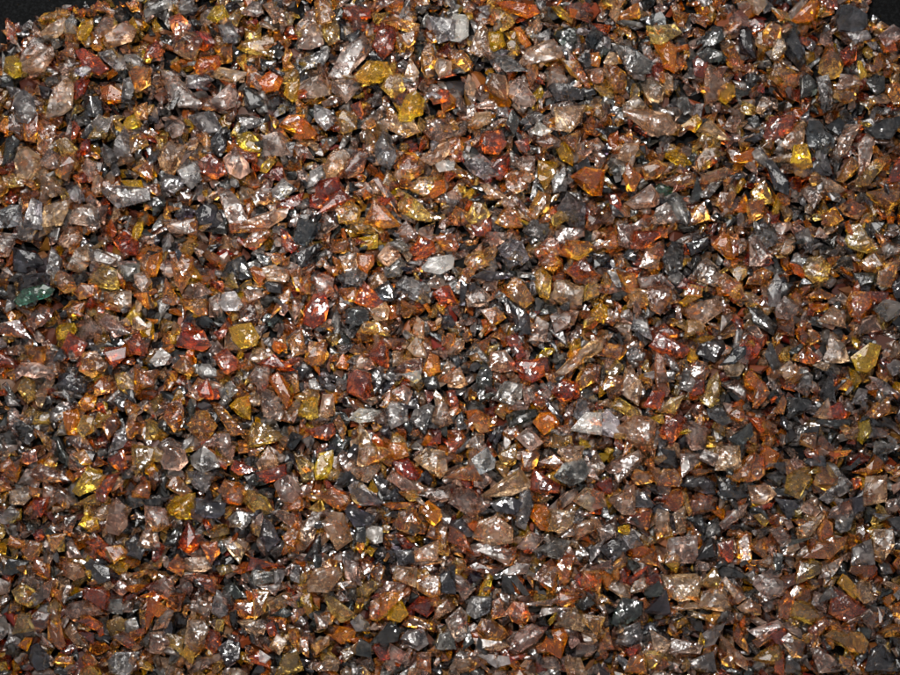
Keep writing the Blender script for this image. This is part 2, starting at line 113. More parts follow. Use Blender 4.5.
4 4|P 0610 2202 2506 2211 1022 0817;T 0431 1328 2022 2140 1937 1340 0936;A 3319 3813 4513 4919 4723 3522;A 1918 2113 3216 3320 2222;K 4823 5117 6217 6921 6928 6027;T 6814 6900 8300 8411 7914;A 7517 8410 9003 9020 8020;T 3243 3437 4039 4152 3653;T 4241 4936 5136 5150 4352;A 3835 4326 4824 5032 4638;P 3867 4055 5852 5864 5667;B 5331 5928 7030 6937 5640;M 5537 5335 5228 4725 5340;K 7022 7519 8729 8132 7131;K 1933 2127 2627 3134 3036 2035;A 1544 1739 2336 3136 3040 2948 2749;P 0049 0941 0953 0156;R 7158 7457 7956 7966 7366;K 5867 6159 6654 7056 7067;G 6353 6545 7042 7150 6753;M 2553 2951 3556 2859;K 3309 3601 4502 4712 3711;P 5707 6202 6905 6711;P 4818 4705 5705 5809;A 5414 5812 6714 5817;G 1353 2050 2558 1860;R 0022 0618 0627 0127;K 0060 1153 1761 0767;A 8256 8750 9052 9067 8266;P 7245 8136 8834 8541 7448;A 5652 5445 6052 5953;A 2366 3361 3567;K 5343 6040 6346 6152
5 4|M 2027 2214 3511 3717 3225 2931 2429;A 3822 3912 4610 5218 5222 4626;G 4230 5224 5615 6121 6026 4833;T 6829 7017 8216 8332 6935;A 0021 0004 0705 0716 0419;T 2748 4339 4341 3454 2854;A 3066 4056 5853 5858 4867;P 4541 4836 5931 5936 5642 4642;G 5048 5041 6140 5849 5351;P 1050 1748 2256 1759;O 6813 7305 7809 7714 7016;O 4503 5902 5605 5006;T 7463 7449 8549 8658 8067;A 4050 4443 4846 4852 4155;K 3109 3307 4205 4311 3511;K 5931 6729 6737 6239;K 1531 2632 3038 2941 2242;K 8043 9041 9050 8549;T 0023 1023 1428 0834 0133;R 0435 1433 1236 0638;A 0060 0652 1055 0966;O 0507 0901 1703 1511 0813;A 1712 1908 2208 2515 2116;R 6019 6519 6523 6125;K 2060 2056 3754 3356;P 3037 3432 4138 3742;G 6939 8041 7543;M 0241 0640 1044 0847;K 0917 1813 1918 1623;K 6406 6509 5713 6013;A 8218 8813 8915 8518;G 5867 5960 7055 7267
0 5|M 0719 1314 2018 2224 1728 1025;K 5203 5601 6605 6712 6014 5407;T 3902 4702 5109 4412 3809;P 3931 4226 5224 6332 6033 4235;R 5123 5517 6416 6621 6430;Y 6704 7001 7803 7607 7208;K 0308 0601 1800 1506 0809;T 3943 4338 5148 5352 4652;A 3047 3036 3736 4051 3653;B 6946 7543 8552 8154 7450;A 8328 8626 9029 9042 8438;M 3028 3324 3727 3636 3135;K 2052 2450 3057 3164 2467 1962;B 2036 2431 3033 2940 2443;R 4737 5434 6138 5842;A 5060 5355 5961 5466;W 5945 6448 6650;A 2007 2100 3003 3012;G 6631 6724 7324 7332;P 6817 7212 7917 7321;R 7323 8517 8718 7526;P 7231 7424 8025 7931;A 0724 1426 1230 0532;M 0844 1133 1832 2142;G 0253 0545 1148 1052;G 6560 7055 8455 7967 6667;K 3924 4920 5019 5022 4025;R 4642 5644 5650 5346;P 2423 2615 3213 3022;O 1351 1747 2147 1854;A 3262 3558 4358 4362;P 0009 0714 0619 0020;G 8450 8845 9044 9053;M 0063 0561 0767 0067
1 5|T 2206 2200 3800 3705 3307;A 1025 1420 2121 1830 1231;O 0020 0622 0529 0042 0034;P 0341 0827 1531 1140;R 2110 2908 4011 3920 3518;G 3731 4018 4521 4732 4234;G 6111 6306 7708 7413 6315;Y 1956 2353 2756 2661;T 2150 2336 3336 3642 2953;R 3451 3541 4244 4350 3857;K 4153 4748 5450 5459 4664;A 5129 5224 6324 6534 5635;T 7125 8020 8520 8228 7330;M 7566 8057 8855 8966 8067;P 0910 1416 1619 1022 0116;P 2730 3021 3726 3634;T 5337 6536 7041 6347;T 3132 3331 4041 3941;M 4042 4136 4536 4442;K 7333 8129 8632 8234;A 6435 6318 7219 7031;M 1251 0943 2047 1955;P 1716 2511 2617 2421;K 4517 5014 5621 5223;P 5009 6118 5919 5010;T 7252 7745 8249 7856;G 8408 8804 9004 9013 8512;M 4004 4803 4907 4309;A 8550 8342 9042 9054;R 6957 6059 5957 6760;P 0044 0843 1250 0656 0055;P 1757 1049 0755;R 7039 7437 7745 7245;P 7521 6415 7815;R 6006 8004 6200;W 6760 6754 7358 7061;A 1700 1105 1909 2104;P 3167 3360 4061
2 5|T 0413 0905 2404 2609 1720 0519;Y 0024 0321 0721 0936 0533;M 1521 2022 3332 3035 2537 1830;O 2046 2440 3342 3248 2550;M 3517 4510 4915 4318 4022 3521;A 7013 7309 8410 8421 7822 7118;A 4934 4921 5220 6619 5922;P 4821 5213 6414 5922;Y 5335 5422 6022 6532 6037;R 6628 7222 8324 8030 7634;A 6239 6533 8037 8143 7542;A 4235 4325 5121 5332 4736;G 6048 6542 7442 7750 7154;K 4250 4546 5437 6042 5849;P 5259 5450 6657 6563;R 4453 4750 5252 5459 4960;T 0866 1858 2361 2266;A 0047 0447 0558 0256;P 0049 0243 0643 0550;P 8644 8938 9033 9047;P 1141 0932 1737 1640;G 3137 3633 4138 4142 3442;B 7064 7156 7856 7865;K 3256 3647 4251 4258;A 0851 1745 1751 1056;P 2810 2701 3502 3715 3213;B 4307 4702 5105 4812 4411;T 5611 5804 7005 6916;K 8310 9002 9020 8519;T 8036 8327 8824 9030 8633;M 2555 3351 3356 2761;G 8353 8445 9043 9053;T 7303 8302 8700 7300;M 0018 0413 0517 0121;B 1210 2412 2018;P 2314 2920 2514
3 5|G 1029 1322 2522 2525 2332 1535 1032;A 1542 1935 2636 3341 3545 3049 2048;A 3431 3825 4426 4833 4538 3837;T 1547 2049 3149 3551 2854 1753;P 3454 4044 4938 5842 5348 4355;O 5452 5942 6940 7047 6659 5955;A 6125 6620 7720 7623 6928;T 6339 7130 7528 8241 8043;P 0036 0628 1032 1046 0549 0045;K 3611 4010 4720 4421 3914;Y 1722 1915 2309 2511 2321;P 3207 4001 4703 4508 3310;A 5011 5603 6505 6416 6221;A 6403 6600 7400 7113 6615;R 7511 7808 8612 8520 7715;W 1657 1956 3458 3562 2764;T 7058 7859 8267 7167 6962;P 5434 5629 7029 6032;P 4127 4526 6223 5927;B 1005 1602 3105 2509;A 2535 2625 3023 3333;P 0007 0710 1517 0824;B 0718 0615 1517;B 1157 1456 2466 2267;P 7557 7750 8950 8457;A 7916 8107 9007 9020;A 8037 8033 9035 8845;T 8344 8640 9043 8749;R 3658 4556 4359 3761;K 1037 1449 0853;K 7426 8222 8626 8030;P 5465 5759 6358 6966;A 8028 8529 9032
4 5|T 3709 4309 5808 6114 5823 4625 4122 3814;T 5829 6119 6817 7518 7930 7431;K 0438 0932 1222 1823 2525 2433 1141;G 0949 1241 2337 2447 2053;K 2631 3422 3918 4232 3833;T 7213 7411 8018 8522 8025;T 1819 2113 2611 2717 2219;R 1513 1711 2903 2409 1914;T 0316 0711 1716 1723 1222;K 7107 7303 8105 8810 7511;G 5062 6257 6755 6966 5665;T 7145 7345 8860 8865 8262 7653;G 6045 6740 7438 6850 6252;P 4355 4347 5052 6150 5956;T 3042 3545 4249 3855 3253;A 1566 1858 2656 2867;A 0044 0541 0649 0853 0053;T 8128 8823 9031 8330;P 7534 7832 8832 8836 8038;K 2720 3513 3920 2923;Y 3735 4134 4038;Y 6033 7033 6638;K 5539 5637 6037 6143 5742;T 4328 5725 5829 4630;M 4438 5233 5436 4641;P 5706 5801 6402 6606;M 6014 6805 7211 6917;A 0026 0019 0422 0726;A 7262 7259 7856 7964;R 1455 2252 1858 1553;B 5046 5957 4757;G 8410 9006 9015;Y 5305 5403 5507;K 2640 3037 3543 2943;M 2555 3355 4062 3065;P 4259 5065 4567;A 8032 8550 8855 7947;P 3057 2455 2063
5 5|M 2711 3002 3900 4203 4108 3113 2814;Y 5214 5509 5710 6319 6721 6123 5617;T 6219 6712 7214 7523 6926 6421;A 5807 6201 7300 7308 6812;M 2234 2625 3625 4235 3839;A 1725 2219 2625 2235 1734;R 4632 4817 5218 6525 6930 5537;A 5539 5835 6633 6241;M 4245 4742 6543 6949 6756 5955;B 1848 2344 3350 3158 2558;P 1839 2438 3042 3147 2643;P 3553 4052 5363 5266 4065;A 5463 5458 6060 6066;K 6867 7253 7850 8455 8967;P 0015 0309 1208 1913 1921 1024;M 0159 0854 1549 1858 1262;A 3541 4434 4739 4343 3651;A 7446 8339 9038 9045 7647;P 0042 1436 1840 0548;A 0048 0845 1243 1247 0452;P 4515 4604 5800 5108;K 1407 1400 1900 1807;P 0422 1323 1529 1031;P 3727 3919 4722 4531;K 6444 6641 7341 7247;R 1460 1954 1967 1467;A 1927 2716 4116 3419;A 0000 0800 0602 0103;T 7814 8113 9016 9020;K 8035 7935 8227;P 6534 7030 7434 7240;A 8428 9025 9035 8633;K 6456 7153 7258 6663;B 1719 1910 2808 2614;A 0033 0025 0527 0532;B 6637 7838 7041;K 8448 9048 9067;A 8905 8502 9000;G 0264 0459 0861 0867
"""

# ------------------------------------------------------------------ pixel -> place
CAM = np.array(cam.location)
CT, ST = math.cos(TILT), math.sin(TILT)
F = 50.0 / 36.0                    # focal length in frame widths


def place(u, v, z):
    """point of the pile, at height z, that stands under photograph pixel (u, v)"""
    dx = (u - W_PX / 2) / W_PX / F
    dy = (H_PX / 2 - v) / W_PX / F
    d = np.array([dx, dy * CT + ST, dy * ST - CT])
    k = (z - CAM[2]) / d[2]
    return CAM[0] + d[0] * k, CAM[1] + d[1] * k


# ------------------------------------------------------------------ materials
def new_mat(name):
    m = bpy.data.materials.new(name)
    m.use_nodes = True
    nt = m.node_tree
    for n in list(nt.nodes):
        nt.nodes.remove(n)
    return m, nt, nt.nodes, nt.links


def math_node(N, L, op, a, b=None, clamp=False):
    n = N.new("ShaderNodeMath")
    n.operation = op
    n.use_clamp = clamp
    for i, x in enumerate((a, b)):
        if x is None:
            continue
        if isinstance(x, (int, float)):
            n.inputs[i].default_value = x
        else:
            L.new(x, n.inputs[i])
    return n.outputs[0]


def noise(N, L, vec, scale, detail=2.0, rough=0.5, dist=0.0):
    n = N.new("ShaderNodeTexNoise")
    L.new(vec, n.inputs["Vector"])
    n.inputs["Scale"].default_value = scale
    n.inputs["Detail"].default_value = detail
    n.inputs["Roughness"].default_value = rough
    n.inputs["Distortion"].default_value = dist
    return n.outputs[0]


def ramp(N, L, x, lo, hi, a=0.0, b=1.0):
    n = N.new("ShaderNodeMapRange")
    L.new(x, n.inputs[0])
    for i, v in zip((1, 2, 3, 4), (lo, hi, a, b)):
        n.inputs[i].default_value = v
    return n.outputs[0]


def glass_material():
    m, nt, N, L = new_mat("crushed_glass")
    out = N.new("ShaderNodeOutputMaterial")
    geo = N.new("ShaderNodeNewGeometry")
    pos = geo.outputs["Position"]
    tint = N.new("ShaderNodeAttribute"); tint.attribute_name = "tint"
    trait = N.new("ShaderNodeAttribute"); trait.attribute_name = "trait"   # frost, body, seed
    sep = N.new("ShaderNodeSeparateColor"); L.new(trait.outputs["Color"], sep.inputs[0])
    frost, body, seed = sep.outputs[0], sep.outputs[1], sep.outputs[2]
    # every chip reads its own stretch of the pattern
    off = N.new("ShaderNodeVectorMath"); off.operation = "SCALE"
    off.inputs[0].default_value = (1.7, -2.3, 3.1)
    L.new(seed, off.inputs[3])
    add = N.new("ShaderNodeVectorMath"); add.operation = "ADD"
    L.new(pos, add.inputs[0]); L.new(off.outputs[0], add.inputs[1])
    p = add.outputs[0]
    # small fracture faces, each tipped its own way, with fine chipping on them
    nrm = geo.outputs["Normal"]
    own = math_node(N, L, "FRACT", math_node(N, L, "MULTIPLY", seed, 13.7))
    for sc_, lo_, hi_ in ((330.0, 0.15, 0.70), (1000.0, 0.08, 0.40)):
        amt = ramp(N, L, own, 0.0, 1.0, lo_, hi_)
        cmb = N.new("ShaderNodeCombineXYZ")
        for i_ in range(3):
            L.new(amt, cmb.inputs[i_])
        vo = N.new("ShaderNodeTexVoronoi"); vo.feature = "F1"
        L.new(p, vo.inputs["Vector"]); vo.inputs["Scale"].default_value = sc_
        sub = N.new("ShaderNodeVectorMath"); sub.operation = "SUBTRACT"
        L.new(vo.outputs["Color"], sub.inputs[0]); sub.inputs[1].default_value = (0.5, 0.5, 0.5)
        mad = N.new("ShaderNodeVectorMath"); mad.operation = "MULTIPLY_ADD"
        L.new(sub.outputs[0], mad.inputs[0]); L.new(cmb.outputs[0], mad.inputs[1])
        L.new(nrm, mad.inputs[2])
        nz = N.new("ShaderNodeVectorMath"); nz.operation = "NORMALIZE"
        L.new(mad.outputs[0], nz.inputs[0])
        nrm = nz.outputs[0]
    fine = noise(N, L, p, 750.0, 2.0, 0.6, 0.0)
    bump = N.new("ShaderNodeBump")
    L.new(math_node(N, L, "ADD", math_node(N, L, "MULTIPLY", frost, 0.38), 0.12), bump.inputs["Strength"])
    bump.inputs["Distance"].default_value = 0.0008
    # ridges left by the fracture, on some pieces only
    wv = N.new("ShaderNodeTexWave"); wv.wave_type = "RINGS"; wv.rings_direction = "SPHERICAL"
    L.new(p, wv.inputs["Vector"])
    wv.inputs["Scale"].default_value = 230.0
    wv.inputs["Distortion"].default_value = 2.5
    wv.inputs["Detail"].default_value = 0.0
    wv.inputs["Detail Scale"].default_value = 0.6
    rid = math_node(N, L, "MULTIPLY", wv.outputs["Fac"], ramp(N, L, own, 0.25, 0.75, 0.0, 0.32))
    L.new(math_node(N, L, "ADD", fine, rid), bump.inputs["Height"]); L.new(nrm, bump.inputs["Normal"])
    nrm = bump.outputs[0]
    # patches of frosting and of clear fracture
    patch = ramp(N, L, noise(N, L, p, 240.0, 1.0, 0.5), 0.40, 0.60)
    fr = math_node(N, L, "MULTIPLY", frost, math_node(N, L, "ADD", math_node(N, L, "MULTIPLY", patch, 1.0), 0.2), True)
    rough = math_node(N, L, "ADD", math_node(N, L, "MULTIPLY", fr, 0.38), 0.035, True)
    # clear glass
    gl = N.new("ShaderNodeBsdfPrincipled")
    L.new(tint.outputs["Color"], gl.inputs["Base Color"])
    gl.inputs["Transmission Weight"].default_value = 1.0
    gl.inputs["IOR"].default_value = 1.52
    L.new(rough, gl.inputs["Roughness"])
    L.new(nrm, gl.inputs["Normal"])
    # body of the chip: light scattered by cracks inside it
    deep = N.new("ShaderNodeMix"); deep.data_type = "RGBA"; deep.blend_type = "MULTIPLY"
    deep.inputs[0].default_value = 1.0
    L.new(tint.outputs["Color"], deep.inputs[6]); L.new(tint.outputs["Color"], deep.inputs[7])
    deep = deep.outputs[2]
    tr = N.new("ShaderNodeBsdfTranslucent")
    L.new(deep, tr.inputs["Color"]); L.new(nrm, tr.inputs["Normal"])
    df = N.new("ShaderNodeBsdfPrincipled")
    L.new(deep, df.inputs["Base Color"])
    L.new(rough, df.inputs["Roughness"]); L.new(nrm, df.inputs["Normal"])
    df.inputs["IOR"].default_value = 1.52
    mb = N.new("ShaderNodeMixShader"); mb.inputs[0].default_value = 0.30
    L.new(df.outputs[0], mb.inputs[1]); L.new(tr.outputs[0], mb.inputs[2])
    m1 = N.new("ShaderNodeMixShader")
    L.new(body, m1.inputs[0]); L.new(gl.outputs[0], m1.inputs[1]); L.new(mb.outputs[0], m1.inputs[2])
    # pale dusty film on the fracture faces, with their sheen put into its colour
    dust_sheen = N.new("ShaderNodeBsdfDiffuse")
    dust_sheen.inputs["Color"].default_value = (0.52, 0.45, 0.41, 1)
    speck = ramp(N, L, fine, 0.40, 0.70)
    dfac = math_node(N, L, "MULTIPLY", fr, math_node(N, L, "ADD", math_node(N, L, "MULTIPLY", speck, 0.11), 0.012), True)
    m2 = N.new("ShaderNodeMixShader")
    L.new(dfac, m2.inputs[0]); L.new(m1.outputs[0], m2.inputs[1]); L.new(dust_sheen.outputs[0], m2.inputs[2])
    L.new(m2.outputs[0], out.inputs[0])
    return m


def cloth_material():
    m, nt, N, L = new_mat("black_cloth")
    out = N.new("ShaderNodeOutputMaterial")
    geo = N.new("ShaderNodeNewGeometry")
    b = N.new("ShaderNodeBsdfPrincipled")
    n1 = noise(N, L, geo.outputs["Position"], 900.0, 4.0, 0.7)
    c = N.new("ShaderNodeMix"); c.data_type = "RGBA"
    L.new(ramp(N, L, n1, 0.45, 0.75), c.inputs[0])
    c.inputs[6].default_value = (0.0016, 0.0017, 0.0018, 1)
    c.inputs[7].default_value = (0.007, 0.0075, 0.008, 1)
    L.new(c.outputs[2], b.inputs["Base Color"])
    b.inputs["Roughness"].default_value = 0.9
    b.inputs["Specular IOR Level"].default_value = 0.05
    bu = N.new("ShaderNodeBump"); bu.inputs["Distance"].default_value = 0.0004
    L.new(n1, bu.inputs["Height"]); L.new(bu.outputs[0], b.inputs["Normal"])
    L.new(b.outputs[0], out.inputs[0])
    return m


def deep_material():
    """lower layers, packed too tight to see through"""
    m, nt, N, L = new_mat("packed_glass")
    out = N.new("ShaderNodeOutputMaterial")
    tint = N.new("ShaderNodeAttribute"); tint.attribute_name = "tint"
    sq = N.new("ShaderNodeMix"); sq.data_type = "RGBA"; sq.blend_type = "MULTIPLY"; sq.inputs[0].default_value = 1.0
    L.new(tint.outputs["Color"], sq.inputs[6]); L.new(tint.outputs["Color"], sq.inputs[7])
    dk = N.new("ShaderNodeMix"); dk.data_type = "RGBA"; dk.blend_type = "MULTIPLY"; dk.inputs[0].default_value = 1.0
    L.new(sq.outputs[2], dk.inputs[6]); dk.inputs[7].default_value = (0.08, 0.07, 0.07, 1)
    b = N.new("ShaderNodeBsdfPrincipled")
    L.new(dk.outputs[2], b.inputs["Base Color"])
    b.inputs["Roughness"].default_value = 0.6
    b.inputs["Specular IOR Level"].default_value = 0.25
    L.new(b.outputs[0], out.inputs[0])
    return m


GLASS = glass_material()
DEEP = deep_material()
CLOTH = cloth_material()

# ------------------------------------------------------------------ the black cloth under the pile
bm = bmesh.new()
bmesh.ops.create_grid(bm, x_segments=60, y_segments=60, size=0.5)
for v in bm.verts:
    v.co.z = -0.0012 + 0.0006 * math.sin(v.co.x * 37 + 2 * math.sin(v.co.y * 23)) * math.sin(v.co.y * 31)
me = bpy.data.meshes.new("ground"); bm.to_mesh(me); bm.free()
ground = bpy.data.objects.new("ground", me)
scene.collection.objects.link(ground)
ground["kind"] = "structure"
ground["label"] = "matt black cloth showing at the corners under the glass"
me.materials.append(CLOTH)

# ------------------------------------------------------------------ chip shapes
# tint (glass colour), frost (0 clear .. 1 ground), body (share of light scattered inside), word
KIND = {
    "A": ((0.94, 0.46, 0.060), 0.32, 0.026, "amber"),
    "O": ((0.99, 0.47, 0.025), 0.10, 0.070, "bright orange"),
    "R": ((0.86, 0.20, 0.030), 0.22, 0.022, "deep red"),
    "Y": ((0.99, 0.70, 0.060), 0.10, 0.065, "bright yellow"),
    "M": ((0.91, 0.62, 0.120), 0.32, 0.030, "mustard"),
    "T": ((0.82, 0.55, 0.310), 0.62, 0.034, "pale tan"),
    "P": ((0.66, 0.42, 0.310), 0.68, 0.022, "mauve brown"),
    "G": ((0.38, 0.36, 0.36), 0.66, 0.030, "grey"),
    "K": ((0.11, 0.115, 0.125), 0.30, 0.12, "charcoal"),
    "W": ((0.78, 0.76, 0.74), 0.75, 0.11, "whitish"),
    "E": ((0.08, 0.40, 0.22), 0.30, 0.04, "green"),
    "B": ((0.56, 0.24, 0.065), 0.38, 0.024, "dark brown"),
}


def hull2d(pts):
    pts = sorted(set((float(x), float(y)) for x, y in pts))
    def half(seq):
        h = []
        for p in seq:
            while len(h) > 1 and (h[-1][0]-h[-2][0])*(p[1]-h[-2][1]) - (h[-1][1]-h[-2][1])*(p[0]-h[-2][0]) <= 0:
                h.pop()
            h.append(p)
        return h[:-1]
    return np.array(half(pts) + half(pts[::-1]))


def area2d(h):
    x, y = h[:, 0], h[:, 1]
    return 0.5 * abs(np.dot(x, np.roll(y, -1)) - np.dot(y, np.roll(x, -1)))


def shard(poly, thick, r):
    """a broken piece whose girdle follows poly (n,2), centred; returns verts, faces"""
    n = len(poly)
    pts = []
    slope = r.normal(0, 0.16, 2)
    ridge = poly[r.integers(n)] * 0.35
    for x, y in poly:
        z = thick * r.uniform(-0.18, 0.14)
        pts.append((x, y, z))
        if r.random() < 0.55:                       # a chipped corner
            pts.append((x * 0.93 + r.normal(0, .05) * thick, y * 0.93 + r.normal(0, .05) * thick, z + thick * r.uniform(0.12, 0.3)))
    for s, lo, hi in ((1, 0.30, 0.74), (-1, 0.35, 0.8)):
        k = r.integers(3, 6)
        idx = r.permutation(n)[:min(k, n)]
        for i in idx:
            f = r.uniform(lo, hi)
            x, y = poly[i] * f + ridge * (1 - f) * s
            pts.append((x, y, s * thick * r.uniform(0.30, 0.58) + (x * slope[0] + y * slope[1]) * s))
    bm = bmesh.new()
    vs = [bm.verts.new(p) for p in pts]
    res = bmesh.ops.convex_hull(bm, input=vs)
    junk = [e for e in res["geom_interior"] + res["geom_unused"] if isinstance(e, bmesh.types.BMVert)]
    bmesh.ops.delete(bm, geom=list(set(junk)), context="VERTS")
    bm.verts.ensure_lookup_table()
    bmesh.ops.recalc_face_normals(bm, faces=bm.faces[:])
    bm.verts.index_update()
    V = np.array([v.co[:] for v in bm.verts], dtype=np.float64)
    Fc = [[v.index for v in f.verts] for f in bm.faces]
    bm.free()
    return V, Fc


def random_outline(r, size):
    n = r.integers(5, 8)
    a = np.sort(r.uniform(0, 2 * math.pi, n) * 0.35 + np.arange(n) * 2 * math.pi / n * 0.65 + r.uniform(0, 6))
    asp = r.uniform(0.4, 0.95)
    rad = r.uniform(0.75, 1.1, n)
    p = np.stack([np.cos(a) * rad, np.sin(a) * rad * asp], 1)
    h = hull2d(p)
    h = h - h.mean(0)
    return h * size


# ------------------------------------------------------------------ the pile: pieces dropped one by one on a height map
CELL = 0.0008
X0, Y0 = -0.215, -0.175
NX, NY = int(0.43 / CELL), int(0.36 / CELL)
HM = np.zeros((NY, NX))

# rim of the pile on the cloth, in photograph pixels
RIM = np.array([(-100, 75), (-8, 49), (6, 26), (24, 20), (44, 11), (66, 6), (90, 3), (118, 0), (150, -22), (300, -45), (600, -45),
                (860, -30), (872, -2), (873, 18), (888, 26), (915, 33), (985, 60), (995, 400), (985, 690), (930, 765), (500, 775), (0, 765), (-90, 690), (-100, 400)], float)
RIM_W = np.array([place(u, v, 0.004) for u, v in RIM])


def rim_dist(x, y):
    """distance inside the rim (negative outside)"""
    a, b = RIM_W, np.roll(RIM_W, -1, 0)
    ab = b - a
    t = np.clip(((x - a[:, 0]) * ab[:, 0] + (y - a[:, 1]) * ab[:, 1]) / (ab ** 2).sum(1), 0, 1)
    d = np.hypot(a[:, 0] + ab[:, 0] * t - x, a[:, 1] + ab[:, 1] * t - y).min()
    inside = ((a[:, 1] > y) != (b[:, 1] > y)) & (x < ab[:, 0] * (y - a[:, 1]) / (ab[:, 1] + 1e-12) + a[:, 0])
    return d if inside.sum() % 2 else -d


def drop(V, x, y, soft):
    """rest the piece with vertices V (centred) at x, y; returns its height and updates the map"""
    h = hull2d(V[:, :2])
    rx0, ry0 = h.min(0); rx1, ry1 = h.max(0)
    i0 = max(0, int((x + rx0 - X0) / CELL)); i1 = min(NX - 1, int((x + rx1 - X0) / CELL) + 1)
    j0 = max(0, int((y + ry0 - Y0) / CELL)); j1 = min(NY - 1, int((y + ry1 - Y0) / CELL) + 1)
    if i1 <= i0 or j1 <= j0:
        return None
    gx = X0 + np.arange(i0, i1 + 1) * CELL - x
    gy = Y0 + np.arange(j0, j1 + 1) * CELL - y
    GX, GY = np.meshgrid(gx, gy)
    q = np.roll(h, -1, 0)
    e = q - h
    ln = np.hypot(e[:, 0], e[:, 1]) + 1e-9
    # signed distance to every edge, inside positive
    d = ((GX[..., None] - h[:, 0]) * -e[:, 1] + (GY[..., None] - h[:, 1]) * e[:, 0]) / ln
    dm = d.min(-1)
    if dm.max() <= 0:
        return None
    inr = max(dm.max(), 1e-5)
    lens = np.sqrt(np.clip(dm / inr, 0, 1))
    zt, zb = V[:, 2].max(), V[:, 2].min()
    m = dm > 0
    sub = HM[j0:j1 + 1, i0:i1 + 1]
    need = (sub - zb * lens)[m]
    z = np.quantile(need, soft)
    z = max(z, -zb * 0.75 + 0.0002)
    sub[m] = np.maximum(sub[m], z + zt * lens[m] * 0.9)
    return z


def rot(rx, ry, rz):
    return np.array(Matrix.Rotation(rz, 3, "Z") @ Matrix.Rotation(ry, 3, "Y") @ Matrix.Rotation(rx, 3, "X"))


def tone(code, r):
    c, fr, bo, _ = KIND[code]
    c = np.array(c)
    k = r.uniform(0.80, 1.18)
    c = np.clip(c ** (1 / k) * r.uniform(0.9, 1.08) + r.normal(0, 0.012, 3), 0.01, 0.97)
    return (*c, 1.0), (float(np.clip(fr * r.uniform(0.65, 1.25), 0, 1)), float(np.clip(bo * r.uniform(0.7, 1.3), 0, 1)), float(r.random()), 1.0)


POOL = []                                            # (V, F, tint, trait) of the pieces too many to pick apart
PROTO = []
for i in range(90):
    size = 1.0
    o = random_outline(rng, size)
    PROTO.append(shard(o, rng.uniform(0.55, 1.0), rng))
MIX = "AAAAAAAOORRMMMMTTTPPPPPPPGGGGGKKKKKKKYBBBB"


def scatter(count, size_lo, size_hi, thin, soft, rim_in, picks=6):
    made = 0
    while made < count:
        best = None
        for _ in range(picks):                        # pieces roll to the lowest of a few spots
            u, v = rng.uniform(-100, 1000), rng.uniform(-60, 780)
            x, y = place(u, v, 0.010)
            if rim_dist(x, y) < rim_in + 0.002 * rng.random():
                continue
            hh = HM[int((y - Y0) / CELL), int((x - X0) / CELL)]
            if best is None or hh < best[0]:
                best = (hh, x, y)
        if best is None:
            continue
        _, x, y = best
        V, Fc = PROTO[rng.integers(len(PROTO))]
        s = rng.uniform(size_lo, size_hi) * 0.5
        R = rot(rng.normal(0, 0.42), rng.normal(0, 0.42), rng.uniform(0, 6.283))
        Vw = (V * np.array([s, s, s * thin])) @ R.T
        z = drop(Vw, x, y, soft)
        made += 1
        if z is None:
            continue
        POOL.append((Vw + np.array([x, y, z]), Fc) + tone(MIX[rng.integers(len(MIX))], rng))


scatter(1050, 0.0080, 0.0110, 0.8, 0.70, 0.016)
DEEP_COUNT = len(POOL)
scatter(1750, 0.0080, 0.0120, 0.8, 0.72, 0.009)
scatter(2300, 0.0070, 0.0110, 0.8, 0.72, 0.004)
scatter(2600, 0.0060, 0.0100, 0.8, 0.75, 0.001)
scatter(3100, 0.0055, 0.0095, 0.8, 0.75, -0.001)

# ------------------------------------------------------------------ the pieces seen in the photograph
chips = []
for line in CATALOG.strip().splitlines():
    head, rest = line.split("|")
    cx, cyy = (int(t) for t in head.split())
    for k, item in enumerate(rest.split(";")):
        tok = item.split()
        if len(tok) < 4:
            continue
        pts = []
        for t in tok[1:]:
            px, py = int(t[:2]), int(t[2:])
            # an outline that meets a tile's border goes on a little beyond it
            ex = rng.uniform(-2, 6) if px >= 89 else (-rng.uniform(-2, 6) if px <= 1 else 0.0)
            ey = rng.uniform(-2, 6) if py >= 65 else (-rng.uniform(-2, 6) if py <= 1 else 0.0)
            pts.append((cx * 150 + px * 10 / 6.0 + ex, cyy * 112 + py * 10 / 6.0 + ey))
        h = hull2d(pts)
        if len(h) < 3:
            continue
        a = area2d(h)
        c = h.mean(0)
        chips.append(dict(code=tok[0], hull=h, area=a, c=c, k=k))
chips.sort(key=lambda c: c["area"])
for c in chips:
    h = c["hull"]
    lo, hi = h.min(0), h.max(0)
    cu, cv = (lo + hi) / 2
    r = np.random.default_rng(int(cu * 7919 + cv * 104729) % (2 ** 31))
    z = TOP
    for it in range(2):
        P = np.array([place(u, v, z) for u, v in h])
        ctr = np.array(place(cu, cv, z))
        poly = hull2d(P - ctr) * float(np.interp(c["area"], (120, 300, 600), (1.20, 1.10, 1.0)))
        if it == 0:
            wid = math.sqrt(area2d(poly))
            cov = np.cov(poly.T); ev = np.linalg.eigvalsh(cov)
            c["aspect"] = math.sqrt(max(ev[1], 1e-12) / max(ev[0], 1e-12))
            c["size"] = wid
            thick = wid * r.uniform(0.42, 0.68) / math.sqrt(max(1.0, c["aspect"] * 0.7))
            st = r.bit_generator.state
            keep = HM.copy() if False else None
        r.bit_generator.state = st
        V, Fc = shard(poly, thick, r)
        if it == 0:
            # how high it will lie here
            jx = int(np.clip((ctr[0] - X0) / CELL, 2, NX - 3)); jy = int(np.clip((ctr[1] - Y0) / CELL, 2, NY - 3))
            z = float(HM[jy - 2:jy + 3, jx - 2:jx + 3].mean()) + thick * 0.4
    c["z"] = drop(V, ctr[0], ctr[1], 0.72)
    c["V"], c["F"], c["ctr"] = V, Fc, ctr
    c["tone"] = tone(c["code"], r)

chips = [c for c in chips if c["z"] is not None]

